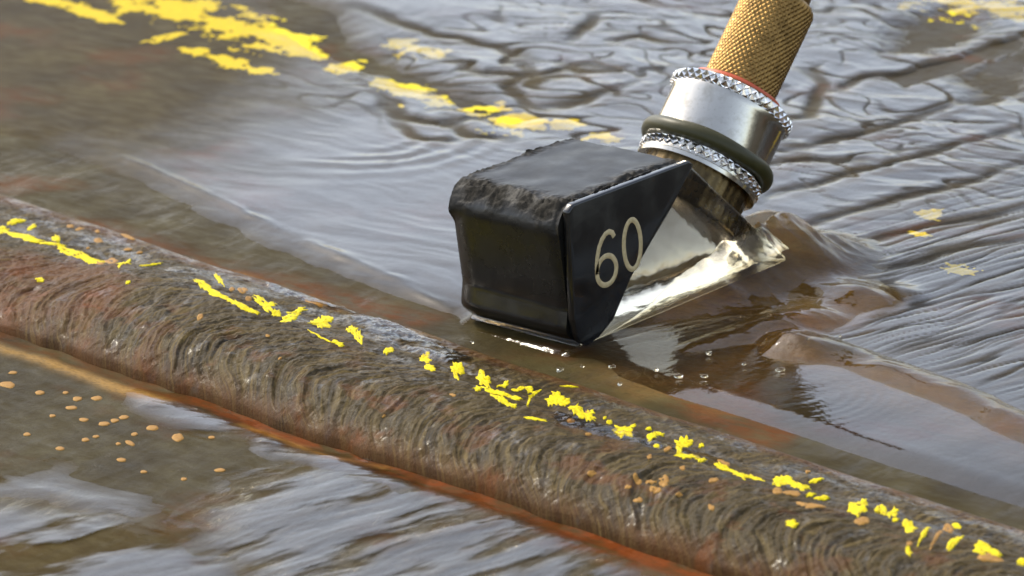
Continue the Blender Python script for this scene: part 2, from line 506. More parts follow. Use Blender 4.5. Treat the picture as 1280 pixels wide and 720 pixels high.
def film_fields(x, y):
    # direction-dependent ripples
    wx = 0.35*fbm(x*0.55, y*0.55, 71, 3); wy = 0.35*fbm(x*0.55+9, y*0.55, 72, 3)
    xa, ya = x+wx, y+wy
    right = sstep(-1.2, 0.6, x - 0.25*(y-3))
    topm = sstep(3.4, 5.0, y)*(1-right)
    # (a) left: streaks nearly along the weld
    ra = perlin(xa*0.55+0.5*ya, ya*3.4, 73)*0.6 + perlin(xa*1.2+ya, ya*8, 74)*0.28 + perlin(xa*2.5, ya*11.5, 75)*0.16
    # (b) right: straight wipe marks fanning away from the probe
    ang = math.radians(75)
    p = x*math.cos(ang) + y*math.sin(ang); q = -x*math.sin(ang) + y*math.cos(ang)
    q = q + 0.07*p*0 + 0.10*fbm(x*0.7, y*0.7, 76, 2)
    rb = perlin(p*0.33, q*3.2, 77)*0.14 + perlin(p*0.5, q*7.5, 78)*0.14 + perlin(p*0.9, q*17, 79)*0.11 + perlin(p*1.2, q*24, 86)*0.05
    qw = q + 0.05*fbm(x*2.2, y*2.2, 87, 3)
    tb = terrace(perlin(p*0.26, qw*2.6, 80) + 0.30*perlin(p*0.55, qw*6.5, 88), 4.5, 0.13)
    rb = rb*0.62 + 0.36*tb
    # (c) top: thick swirled strands
    wx2 = 1.1*fbm(x*0.35, y*0.35, 81, 2); wy2 = 0.9*fbm(x*0.35+5, y*0.35, 82, 2)
    n = perlin((x+wx2)*0.8, (y+wy2)*1.6, 83)
    tcn = terrace(perlin((x+wx2)*0.55+3, (y+wy2)*1.3, 89) + 0.3*perlin((x+wx2)*1.3, (y+wy2)*3.1, 95), 4.0, 0.22)
    rc = 0.9*tcn + 0.6*(0.35-np.abs(n)) + 0.35*perlin((x+wx2)*1.8, (y+wy2)*4.2, 84) + 0.14*perlin((x+wx2)*4, (y+wy2)*9, 85)
    rip = ra*0.8*(1-right)*(1-topm) + rb*right + rc*topm*0.74
    return rip, right, topm

DRY = [  # bare brown patches (photograph pixels, laid on the plate)
    ([(-80, 150), (60, 175), (190, 228), (320, 292), (470, 362), (550, 402), (600, 430), (560, 440), (430, 405), (240, 345), (100, 300), (-80, 268)], 0.38, 0.06),
    ([(330, -10), (420, 15), (450, 60), (560, 110), (650, 150), (640, 160), (520, 115), (400, 70), (340, 40)], 0.25, 0.10),
    ([(1130, 30), (1190, 12), (1240, 40), (1160, 70), (1110, 68)], 0.3, 0.2),
    ([(1190, 95), (1290, 60), (1290, 120), (1230, 130)], 0.3, 0.2),
    ([(1110, 100), (1200, 72), (1280, 45), (1285, 58), (1200, 92), (1130, 112)], 0.08, 0.1),
]
STRANDS = [  # grooves where the gel was wiped thin
    [(440, 10), (520, 40), (620, 62), (670, 78)], [(560, 75), (600, 95), (660, 100), (730, 85), (770, 92)],
    [(640, 70), (660, 95), (635, 112), (660, 135), (690, 140)], [(680, 135), (730, 130), (790, 108)],
    [(700, 80), (730, 95), (780, 90)], [(760, 58), (800, 50), (840, 58)], [(710, 55), (750, 20)],
    [(470, 120), (500, 150), (560, 160), (600, 150)], [(490, 150), (520, 178), (570, 180)], [(560, 150), (590, 175), (640, 178)],
    [(1000, 90), (1030, 110), (1010, 150), (970, 160)], [(1040, 120), (1080, 100), (1140, 95)],
    [(960, 250), (1050, 225), (1180, 190), (1290, 160)], [(970, 300), (1090, 262), (1200, 235), (1290, 205)],
    [(1020, 325), (1150, 290), (1290, 262)], [(1060, 352), (1180, 322), (1290, 300)],
    [(970, 195), (1080, 170), (1200, 130)], [(940, 215), (1010, 205), (1080, 208)],
]
RIDGES = [  # raised rolls of gel: (pixels, height, width)
    ([(150, 200), (215, 226), (330, 281), (420, 322), (490, 352), (560, 388)], 0.022, 0.06),
    ([(1050, 345), (1000, 372), (1080, 390), (1120, 375)], 0.06, 0.20),
    ([(985, 556), (1040, 575), (1100, 588), (1200, 622), (1300, 655)], 0.008, 0.08),
    ([(330, 355), (380, 372), (420, 388), (470, 402)], 0.02, 0.06),
]

def film_top(x, y):
    rip, right, topm = film_fields(x, y)
    T = y - y_up(x)
    amp = 0.036*sstep(-11, -6.5, x) + 0.003
    amp = amp*(0.45 + 0.55*np.maximum(right, topm))
    calm = soft_poly(x, y, [(760, 440), (900, 410), (960, 420), (1130, 450), (1310, 510), (1310, 700), (1000, 570), (850, 540), (700, 480)], 0.3)
    amp = amp*(1-0.82*calm)
    z = 0.042 + amp*rip
    xw = x + 0.10*fbm(x*1.6, y*1.6, 90, 2); yw = y + 0.10*fbm(x*1.6, y*1.6, 120, 2)
    thin = np.zeros(x.shape)
    for k, pts in enumerate(STRANDS):
        P = gpoly(pts); dd, fr = seg_dist(xw, yw, P)
        end = np.clip(np.sin(np.pi*np.clip(fr*0.9+0.05, 0, 1)), 0, 1)**0.5
        z = z - 0.015*np.exp(-(dd/0.085)**2)*end + 0.005*np.exp(-((dd-0.17)/0.07)**2)*end
        thin = np.maximum(thin, np.exp(-(dd/0.10)**4)*end)
    for k, (pts, hh, ww) in enumerate(RIDGES):
        P = gpoly(pts); dd, fr = seg_dist(xw*0.5+x*0.5, yw*0.5+y*0.5, P)
        z = z + hh*np.exp(-(dd/ww)**2)*np.clip(0.7+1.3*perlin(x*1.4, y*1.4, 170+k), 0.1, 1.4)
    # wiped-thin threads: swirled in the far field, straight beside the probe
    wx2 = 0.9*fbm(x*0.4, y*0.4, 81, 3); wy2 = 0.8*fbm(x*0.4+5, y*0.4, 82, 3)
    n1 = perlin((x+wx2)*0.75, (y+wy2)*1.9, 130); n2 = perlin((x+wx2)*1.5+4, (y+wy2)*3.2, 131)
    gate = sstep(-0.12, 0.12, perlin(x*0.8, y*0.8, 132))
    t1 = np.exp(-(n1/0.050)**4)*gate; t2 = np.exp(-(n2/0.060)**4)*(1-gate)*0.8
    ang = math.radians(75); p = x*math.cos(ang)+y*math.sin(ang); q = -x*math.sin(ang)+y*math.cos(ang) + 0.10*fbm(x*0.9, y*0.9, 133, 3)
    n3 = perlin(p*0.32, q*2.4, 134); n4 = perlin(p*0.6, q*6.0, 135)
    g2 = sstep(-0.10, 0.15, perlin(p*0.5, q*1.6, 136))
    t3 = np.exp(-(n3/0.050)**4)*g2; t4 = np.exp(-(n4/0.065)**4)*(0.25+0.75*(1-g2))*0.85
    t5 = np.exp(-(perlin(p*0.8, q*11.0, 137)/0.085)**4)*sstep(0.0, 0.25, perlin(p*0.7+3, q*2.2, 138))*0.7
    t4 = np.maximum(t4, t5)
    thread = np.maximum(t1, t2)*np.maximum(topm, 0.0) + np.maximum(t3, t4)*right
    thread = thread*(1-calm)*sstep(-9.5, -7.0, x)
    z = z - 0.010*thread
    thin = np.maximum(thin, thread)
    # concentric ripples right of the probe
    c = at(985, 495); rr = np.hypot(x-c[0], (y-c[1]))
    z = z + 0.0007*np.sin(rr*62 + 2*fbm(x*1.5, y*1.5, 180, 2))*np.exp(-((rr-0.55)/0.38)**2)*sstep(-0.1, 0.5, (x-c[0]))
    # curved wipe rings at the far left of the probe
    c = at(470, 175); rr = np.hypot(x-c[0], (y-c[1]))
    z = z + 0.006*np.sin(rr*20 + 2*fbm(x*1.5, y*1.5, 181, 2))*np.exp(-((rr-0.8)/0.6)**2)*sstep(-0.2, 0.6, (x-c[0]))
    z = z + 0.05*np.exp(-foot_dist(x, y)/0.10)
    # bare patches and the outer limit
    dry = sstep(0.9, 0.1, T)
    for k, (pts, soft, nz) in enumerate(DRY):
        dry = np.maximum(dry, soft_poly(x, y, pts, soft, nz, 190+k, 2.0))
    wetagain = soft_poly(x, y, [(700, 470), (900, 440), (1500, 690), (1500, 760), (1150, 622), (990, 562), (900, 530)], 0.30, 0.05, 199)
    wetagain = np.maximum(wetagain, 0.8*soft_poly(x, y, [(430, 395), (480, 402), (560, 430), (570, 455), (500, 440)], 0.15, 0.08, 198))
    dry = dry*(1-wetagain)
    z = z - 0.062*dry - 0.09*sstep(0.62, 0.0, T)
    return z + plate_h(x, y), dry, thin

def heap_h(X, Y):
    fd = foot_dist(X + 0.06*perlin(X*2, Y*2, 201), Y + 0.06*perlin(X*2, Y*2, 202))
    back = sstep(0.3, 2.3, Y)
    hz = (0.05 + 0.40*back)*np.exp(-(fd/(0.10+0.32*back))**1.3)
    hz = hz*sstep(-0.6, 0.3, X + 0.5*back)          # little of it on the far side
    for (px, py, hh, rr) in [(1000, 345, 0.16, 0.30), (1060, 375, 0.11, 0.30), (1095, 385, 0.07, 0.28), (1020, 405, 0.11, 0.30),
                             (960, 415, 0.10, 0.28), (905, 430, 0.07, 0.25), (1010, 440, 0.07, 0.30), (860, 440, 0.05, 0.2)]:
        c = at(px, py); hz = hz + hh*np.exp(-((X-c[0])**2+(Y-c[1])**2)/rr**2)
    dd, fr = seg_dist(X + 0.08*perlin(X*1.2, Y*1.2, 208), Y + 0.08*perlin(X*1.2, Y*1.2, 209), gpoly([(945, 432), (1010, 444), (1070, 458), (1130, 478), (1200, 508), (1340, 570)]))
    hz = hz + 0.095*np.exp(-(dd/0.26)**2)*(0.85+0.7*perlin(X*1.3, Y*1.3, 210))*sstep(-0.02, 0.12, fr)
    wxh = 0.25*fbm(X*1.3, Y*1.3, 206, 2)
    fol = fbm((X+wxh)*1.3, (Y-wxh)*2.6, 203, 3, 0.45)
    fol = 0.6*fol + 0.55*(0.30-np.abs(perlin((X+wxh)*1.4, (Y+wxh)*3.0, 207))*1.6)
    hz = hz*(1 + 0.24*fol) + 0.016*fol*sstep(0.04, 0.16, hz)
    hz = hz + 0.006*perlin(X*5, Y*8, 204)*sstep(0.05, 0.2, hz)
    return hz

g = np.arange(-8.6, 8.0, 0.0125); dpt = np.arange(-6.2, 15.2, 0.029)
G, D = np.meshgrid(g, dpt, indexing='ij')
X = G*lat[0] + D*dep[0]; Y = G*lat[1] + D*dep[1]
# keep what the photograph sees plus a wide margin
wid = 0.385*(D+3.5)/1.0*0.5
keep = (Y > y_up(X)-0.05) & (np.abs(G+0.45-0.0*D) < 4.7 + 0.17*(D+4))
inner = (X > -W+0.05) & (X < -0.05) & (Y > 0.05) & (Y < 2.8)
keep &= ~inner
ids = np.where(keep.reshape(-1))[0]
zt = np.full(X.size, -0.2)
zz, dry, thin = film_top(X.reshape(-1)[ids], Y.reshape(-1)[ids])
zt[ids] = zz
soft = sstep(-7.0, -11.0, X) * 0.8
cv = poly_sdf(X.reshape(-1)[ids], Y.reshape(-1)[ids], gpoly([(-350, -120), (160, -120), (420, 40), (380, 110), (230, 215), (60, 200), (-350, 150)]))
cv = cv + 0.5*fbm(X.reshape(-1)[ids]*0.8, Y.reshape(-1)[ids]*1.6, 97, 5, 0.6)
cover = np.zeros(X.size); cover[ids] = np.clip(1 - 0.92*sstep(-1.6, 1.2, cv), 0, 1)*(1-0.9*dry)*(1-0.92*thin)*sstep(0.060, 0.034, heap_h(X.reshape(-1)[ids], Y.reshape(-1)[ids]))
cover = cover.reshape(X.shape)
keepz = keep & (zt.reshape(X.shape) > plate_h(X, Y) - 0.02)
me = grid_mesh('couplant_gel', X, Y, zt.reshape(X.shape), dict(soft=soft, cover=cover), keepz)
film = tag(link('couplant_gel', me, FILM), 'clear wet couplant gel smeared in ridges over the plate around the probe', 'gel', 'stuff')

# thick gel heaped against the probe (refracting)
gx = np.arange(-2.4, 5.9, 0.018); gy = np.arange(-0.35, 4.6, 0.018)
X, Y = np.meshgrid(gx, gy, indexing='ij')
hz = heap_h(X, Y)
Z = hz + plate_h(X, Y)
keep = (hz > 0.030) & ~((X > -W+0.05) & (X < -0.03) & (Y > 0.05) & (Y < 2.78))
me = grid_mesh('gel_heap', X, Y, Z, None, keep)
heap = link('gel_heap', me, PUDDLE, film)
heap['kind'] = 'stuff'

def gel_patch(poly, hfun, soft, nz, seed, amp, sx, sy, rot, thick=0.016, pitch=(0.02, 0.02)):
    P = gpoly(poly); lo = P.min(0)-0.5; hi = P.max(0)+0.5
    X, Y = np.meshgrid(np.arange(lo[0], hi[0], pitch[0]), np.arange(lo[1], hi[1], pitch[1]), indexing='ij')
    m = sstep(-soft, soft, poly_sdf(X, Y, P) + nz*fbm(X*1.6, Y*1.6, seed, 4))
    c, sn = math.cos(rot), math.sin(rot)
    p = c*X + sn*Y; q = -sn*X + c*Y
    q = q + 0.15*fbm(X, Y, seed+1, 2)
    n = fbm(p*sx, q*sy, seed+2, 4, 0.55)
    holes = sstep(-0.32, 0.06, fbm(p*sx*1.0+7, q*sy*1.0, seed+5, 5, 0.65))
    cover = m*holes
    Z = hfun(X, Y) + thick + amp*n - 0.02*(1-m)
    me = grid_mesh('gel_film', X, Y, Z, dict(soft=0*X+0.30, cover=cover), m > 0.02)
    o = link('gel_film', me, FILM, film); o['kind'] = 'stuff'
    return o
gel_patch([(250, 650), (330, 590), (430, 585), (560, 620), (760, 690), (820, 770), (330, 770)], near_h, 0.40, 0.25, 401, 0.012, 0.5, 2.4, math.radians(78))
gel_patch([(330, 540), (420, 565), (520, 600), (500, 625), (400, 590), (320, 565)], near_h, 0.15, 0.2, 411, 0.02, 0.5, 2.0, math.radians(30))
gel_patch([(170, 488), (260, 510), (330, 540), (250, 540), (170, 510)], near_h, 0.22, 0.10, 421, 0.010, 0.5, 2.4, math.radians(20))
gel_patch([(70, 595), (170, 630), (190, 660), (60, 625), (-60, 618)], near_h, 0.5, 0.15, 431, 0.012, 0.5, 2.0, math.radians(10))
gel_patch([(-60, 640), (120, 640), (300, 700), (330, 780), (-60, 780)], near_h, 0.4, 0.3, 441, 0.015, 0.5, 1.2, math.radians(70))
gel_patch([(420, 395), (480, 405), (560, 432), (590, 462), (560, 478), (470, 440)], weld_h, 0.10, 0.12, 451, 0.010, 0.8, 2.6, math.radians(0), 0.010, (0.014, 0.014))
gel_patch([(330, 352), (390, 372), (470, 400), (470, 412), (400, 395), (330, 368)], weld_h, 0.06, 0.08, 461, 0.010, 0.8, 2.6, math.radians(0), 0.010, (0.014, 0.014))
gel_patch([(700, 545), (780, 560), (900, 595), (900, 615), (780, 585), (690, 565)], weld_h, 0.06, 0.10, 471, 0.006, 0.8, 2.6, math.radians(0), 0.006, (0.014, 0.014))

# air bubbles and droplets in the gel near the probe
def blob(r, seed):
    bm = bmesh.new(); bmesh.ops.create_icosphere(bm, subdivisions=2, radius=r)
    rs = np.random.RandomState(seed)
    for v in bm.verts:
        v.co.z *= 0.6; v.co *= 1 + 0.15*(rs.rand()-0.5)
    for f in bm.faces: f.smooth = True
    me = bpy.data.meshes.new('gel_drop'); bm.to_mesh(me); bm.free(); me.materials.append(PUDDLE); return me
drops = [blob(r, i) for i, r in enumerate((0.018, 0.026, 0.034))]
for i, (px, py) in enumerate([(728, 458), (765, 458), (886, 441), (1010, 430), (775, 480), (848, 470), (930, 455), (820, 462),
                              (975, 462), (1050, 420), (880, 470), (700, 462), (590, 428)]):
    p = at(px, py, z=0.07); o = bpy.data.objects.new('gel_drop', drops[i % 3]); C.objects.link(o)
    o.location = p; o.rotation_euler = (0, 0, i*1.3); o.parent = film; o.scale = (1.3, 0.8, 1)

# ------------------------------------------------------------------ paint flecks and spatter
def fleck_mesh(name, cx, cy, hfun, va, vb, seed, mat, jag=0.35, lift=0.006, n=18, mid=False):
    """ragged flake lying on the surface; va, vb = its two half axes on the ground, in cm"""
    rs = np.random.RandomState(seed)
    ang = np.linspace(0, 2*np.pi, n, endpoint=False) + rs.rand(n)*0.2
    rad = 1 + jag*(rs.rand(n)*2-1)
    rad = 0.8*rad + 0.1*(np.roll(rad, 1)+np.roll(rad, -1))
    rings = [(0.0, 1.0), (0.55, 1.0), (0.92, 0.75), (1.0, -0.4)]
    V = []; F = []
    for (k, up) in rings[1:]:
        ex = rad*np.cos(ang)*k; ey = rad*np.sin(ang)*k
        X = cx + va[0]*ex + vb[0]*ey; Y = cy + va[1]*ex + vb[1]*ey
        Z = hfun(X, Y) + lift*up
        V += [(X[i]-cx, Y[i]-cy, Z[i]) for i in range(n)]
    z0 = float(hfun(np.array([cx]), np.array([cy]))[0]) + lift
    V.append((0, 0, z0)); ci = len(V)-1
    for i in range(n):
        j = (i+1) % n
        F.append((ci, i, j))
        for q in range(2):
            F.append((q*n+i, (q+1)*n+i, (q+1)*n+j, q*n+j))
    me = pymesh(name, V, F, True); me.materials.append(mat)
    return me

def put_fleck(name, px, py, wpx, hpx, rot_px, hfun, mat, parent, seed, jag=0.35, lift=0.006, n=18):
    """size given as seen in the photograph, turned into ground size at that place"""
    p = at(px, py, hfun)
    c, s = math.cos(math.radians(rot_px)), -math.sin(math.radians(rot_px))
    wpx *= 0.95; hpx *= 0.92
    p1 = at(px+c*wpx/2, py+s*wpx/2, hfun); p2 = at(px-s*hpx/2, py+c*hpx/2, hfun)
    va = (p1-p)[:2]; vb = (p2-p)[:2]
    va = va*min(1, 0.9/np.hypot(*va)); vb = vb*min(1, 0.5/np.hypot(*vb))
    me = fleck_mesh(name, p[0], p[1], hfun, va, vb, seed, mat, jag, lift, n)
    o = bpy.data.objects.new(name, me); C.objects.link(o); o.location = (p[0], p[1], 0); o.parent = parent
    return o

# (x, y, width, height, image tilt in degrees, counter-clockwise)
YEL = [(20, 276, 24, 10, 0), (40, 284, 12, 6, 20), (0, 287, 26, 8, -10), (30, 297, 50, 7, -15), (62, 305, 44, 5, -8), (70, 299, 10, 8, 0),
       (84, 315, 34, 7, -12), (112, 324, 40, 11, -15), (155, 331, 22, 5, 15), (190, 331, 28, 3, 8), (50, 350, 11, 7, 0), (160, 353, 7, 4, 0),
       (252, 356, 34, 9, -30), (272, 368, 40, 8, -28), (274, 351, 18, 6, -45), (296, 379, 34, 7, -30), (314, 388, 28, 6, -25), (330, 381, 26, 9, -25),
       (337, 381, 18, 7, 5), (345, 393, 14, 6, 0), (362, 397, 28, 13, 8), (372, 389, 24, 8, 12), (400, 404, 28, 13, 15), (411, 399, 22, 5, 0),
       (440, 413, 15, 11, -15), (448, 421, 14, 9, -35), (400, 421, 36, 4, -28), (422, 429, 22, 5, -12), (487, 438, 13, 11, 0),
       (532, 450, 16, 8, 10), (538, 460, 14, 9, -30), (571, 464, 16, 11, 10), (570, 472, 9, 6, -40), (604, 476, 24, 13, -30), (597, 486, 13, 6, 0),
       (630, 483, 22, 6, 40), (622, 492, 36, 8, -12), (628, 501, 32, 7, -22), (643, 498, 22, 5, -20), (640, 507, 12, 5, 0), (648, 488, 20, 5, 25),
       (662, 488, 10, 9, 30), (668, 492, 18, 5, 30), (662, 500, 10, 4, 50), (695, 500, 24, 14, 0), (705, 504, 20, 9, 15), (688, 504, 8, 8, 0),
       (719, 512, 16, 14, -30), (732, 521, 26, 9, -20), (738, 516, 12, 5, 10), (669, 524, 28, 4, -10), (711, 483, 22, 3, -5),
       (762, 528, 7, 6, 0), (756, 523, 4, 3, 0), (777, 539, 23, 16, 0), (790, 534, 12, 4, 30), (785, 543, 14, 7, -20),
       (811, 536, 8, 5, 0), (815, 546, 16, 12, 30), (825, 543, 12, 3, -10), (821, 558, 8, 6, 0), (853, 556, 24, 10, 15), (849, 561, 10, 9, 60), (877, 557, 8, 6, 30),
       (857, 571, 30, 8, -6), (878, 575, 16, 7, -5), (905, 586, 26, 7, -20), (925, 593, 30, 7, -22), (945, 599, 22, 5, -12),
       (983, 600, 28, 15, -20), (975, 603, 18, 9, 0), (1000, 609, 24, 8, -15), (1014, 618, 14, 6, -10), (1030, 622, 20, 8, -10), (1020, 601, 16, 6, 15),
       (1073, 634, 24, 18, 0), (1078, 629, 14, 10, 40), (1097, 638, 8, 8, 0), (1104, 640, 10, 13, 30), (1115, 643, 18, 11, 40), (1120, 650, 10, 6, 0),
       (1137, 659, 18, 12, 0), (1156, 665, 18, 9, 30), (1194, 677, 20, 11, 30), (1196, 658, 12, 7, -10),
       (1228, 686, 28, 14, -10), (1240, 690, 22, 9, -20), (1278, 701, 14, 14, 0), (1136, 692, 9, 8, 40), (990, 656, 18, 7, -15)]
for k, (px, py, w_, h_, r_) in enumerate(YEL):
    put_fleck('paint_fleck', px, py, w_, h_, r_, weld_h, PAINT, weld, 300+k, jag=0.5 if w_ > 14 else 0.4, lift=0.007, n=26)
SPW = [(740, 592, 13, 9, 0), (785, 609, 10, 6, 0), (797, 602, 11, 9, 0), (814, 602, 16, 10, 0), (830, 603, 15, 12, 30), (819, 614, 18, 9, 10),
       (797, 625, 14, 8, 0), (849, 619, 10, 6, 0), (893, 600, 14, 6, 0), (835, 561, 12, 8, 0), (905, 579, 18, 5, -15), (812, 572, 7, 5, 0),
       (889, 635, 9, 5, 0), (972, 615, 14, 7, -10), (990, 618, 24, 6, 0), (1015, 632, 40, 8, -10), (1078, 652, 22, 9, 0), (1172, 669, 22, 9, 20),
       (1185, 664, 16, 6, 0), (1238, 699, 36, 8, -6), (714, 527, 14, 6, -5), (736, 543, 10, 4, 0), (853, 586, 9, 5, 0), (735, 516, 9, 5, 0),
       (250, 396, 10, 8, 30), (303, 363, 14, 9, -10), (290, 362, 8, 6, 0), (311, 374, 9, 6, 0), (395, 378, 36, 6, -15), (140, 327, 20, 8, 0), (125, 329, 12, 6, 0),
       (100, 286, 12, 4, -5), (88, 283, 10, 4, -5), (160, 296, 20, 5, -20), (122, 290, 8, 3, 0), (566, 494, 9, 4, 0), (1137, 680, 10, 5, 0), (1010, 590, 8, 4, 0),
       (110, 310, 6, 4, 0), (123, 302, 12, 4, 0), (160, 312, 14, 4, 0), (175, 316, 10, 3, 0), (335, 420, 6, 4, 0), (350, 448, 6, 4, 0), (480, 520, 6, 4, 0)]
for k, (px, py, w_, h_, r_) in enumerate(SPW):
    put_fleck('spatter_fleck', px, py, w_, h_, r_, weld_h, SPAT, weld, 500+k, jag=0.18, lift=0.006, n=14)
SPL = [(10, 481, 22, 9, 0), (50, 491, 14, 6, 0), (16, 466, 12, 4, 0), (90, 510, 16, 6, 0), (97, 499, 14, 6, 0), (121, 498, 15, 6, 0), (105, 525, 13, 5, 0),
       (130, 530, 16, 6, 0), (143, 526, 12, 5, 0), (155, 522, 13, 6, 0), (190, 535, 16, 7, 0), (222, 547, 16, 11, 0), (168, 543, 9, 5, 0), (162, 554, 14, 6, -20),
       (107, 550, 10, 5, 0), (120, 546, 9, 4, 0), (75, 561, 12, 5, 0), (34, 543, 10, 5, 0), (265, 547, 9, 4, 0), (82, 491, 8, 4, 0), (152, 575, 14, 5, 0),
       (180, 590, 10, 4, 0), (275, 588, 16, 5, 0), (230, 599, 8, 4, 0), (468, 570, 28, 5, -5), (66, 520, 10, 4, 0), (148, 555, 8, 4, 0)]
for k, (px, py, w_, h_, r_) in enumerate(SPL):
    put_fleck('spatter_fleck', px, py, w_, h_, r_, near_h, SPAT, plate_near, 600+k, jag=0.2, lift=0.006, n=14)

# broken paint line on the far plate: ragged islands of paint, thin but solid
def paint_streak(pts, half, seed, thr, parent, stretch=(1.8, 3.6), lift=0.008):
    P = gpoly(pts)
    lo = P.min(0)-half*2; hi = P.max(0)+half*2
    gx = np.arange(lo[0], hi[0], 0.022); gy = np.arange(lo[1], hi[1], 0.022)
    X, Y = np.meshgrid(gx, gy, indexing='ij')
    dd, fr = seg_dist(X, Y, P)
    n = fbm(X*stretch[0], Y*stretch[1], seed, 5, 0.75)
    taper = np.clip(np.minimum(fr, 1-fr)*8, 0.25, 1)
    v = (1 - dd/(half*taper)) + 1.15*n + 0.55*perlin(X*9, Y*14, seed+9) - thr
    v = np.minimum(v, 1.4-dd/half*1.0)
    keep = v > 0
    Z = plate_h(X, Y) + lift*np.clip(v*4, -0.4, 1) 
    me = grid_mesh('paint_streak', X, Y, Z, None, keep)
    if len(me.polygons) == 0: return
    return link('paint_streak', me, PAINT, parent)
paint_streak([(140, -16), (210, 8), (270, 26), (330, 46), (400, 72)], 0.42, 701, 0.10, plate_far)
paint_streak([(20, -8), (70, 3), (110, 16), (152, 30)], 0.18, 702, 0.12, plate_far)
paint_streak([(228, 60), (262, 70), (300, 82), (342, 93)], 0.20, 703, 0.22, plate_far)
paint_streak([(195, 46), (214, 50)], 0.22, 704, 0.1, plate_far)
paint_streak([(150, 12), (168, 16)], 0.26, 705, 0.1, plate_far)
paint_streak([(415, 82), (445, 90)], 0.28, 706, 0.2, plate_far)
paint_streak([(488, 50), (520, 62), (552, 72)], 0.26, 707, 0.25, plate_far)
paint_streak([(470, 98), (500, 110), (530, 124), (565, 132)], 0.32, 708, 0.42, plate_far)
paint_streak([(580, 138), (632, 138)], 0.26, 709, 0.12, plate_far)
paint_streak([(612, 150), (650, 156), (680, 152)], 0.36, 710, 0.1, plate_far)
paint_streak([(695, 150), (712, 162)], 0.22, 711, 0.15, plate_far)
paint_streak([(738, 168), (772, 178)], 0.15, 712, 0.0, plate_far)
paint_streak([(1170, -12), (1215, 10), (1260, 14), (1300, 26)], 0.55, 713, 0.3, plate_far)
paint_streak([(1150, 275), (1180, 262)], 0.16, 714, 0.2, plate_far)
paint_streak([(1185, 330), (1215, 344)], 0.16, 715, 0.2, plate_far)
paint_streak([(1145, 297), (1156, 292)], 0.12, 716, 0.1, plate_far)

# ------------------------------------------------------------------ the probe
Z0 = 0.02
probe = bpy.data.objects.new('ultrasonic_probe', None); C.objects.link(probe)
probe.location = (0, 0, Z0); probe.empty_display_size = 0.5
tag(probe, 'black angle beam probe marked 60 with metal collar and brass connector', 'probe')

def prism_x(name, poly, x0, x1, mat, parent, bevel=0.02, seg=3):
    bm = bmesh.new()
    a = [bm.verts.new((x0, y, z)) for y, z in poly]; b = [bm.verts.new((x1, y, z)) for y, z in poly]
    bm.faces.new(a); bm.faces.new(b[::-1])
    n = len(poly)
    for i in range(n):
        j = (i+1) % n; bm.faces.new((a[i], b[i], b[j], a[j]))
    bmesh.ops.recalc_face_normals(bm, faces=bm.faces)
    if bevel:
        bmesh.ops.bevel(bm, geom=list(bm.edges), offset=bevel, segments=seg, profile=0.5, affect='EDGES')
    me = bpy.data.meshes.new(name); bm.to_mesh(me); bm.free()
    me.polygons.foreach_set('use_smooth', np.ones(len(me.polygons), bool))
    o = link(name, me, mat, parent)
    if bevel:
        me.set_sharp_from_angle(angle=math.radians(35))
    return o

DIAG = [(0.38, 0.025), (0.57, 0.13), (0.69, 0.28), (0.81, 0.43), (1.06, 0.65), (1.36, 0.90)]
TP = 0.075                                 # side plate thickness
side = [(0.080, 0.26), (0.10, 0.13), (0.15, 0.04), (0.22, -0.01)] + DIAG + [(1.66, H-0.05), (1.60, H), (0.14, H), (0.080, H-0.05)]
prism_x('side_plate', side, -TP, 0.0, BLACK, probe, 0.018)
# clear wedge: behind the black triangle, under the collar
clear = [(0.13, 0.0), (LT+0.02, H-0.06), (LT+0.06, H-0.06), (2.86, 0.04), (2.86, 0.0)]
prism_x('clear_wedge', clear, -W+0.012, -0.012, ACRYL, probe, 0.03)

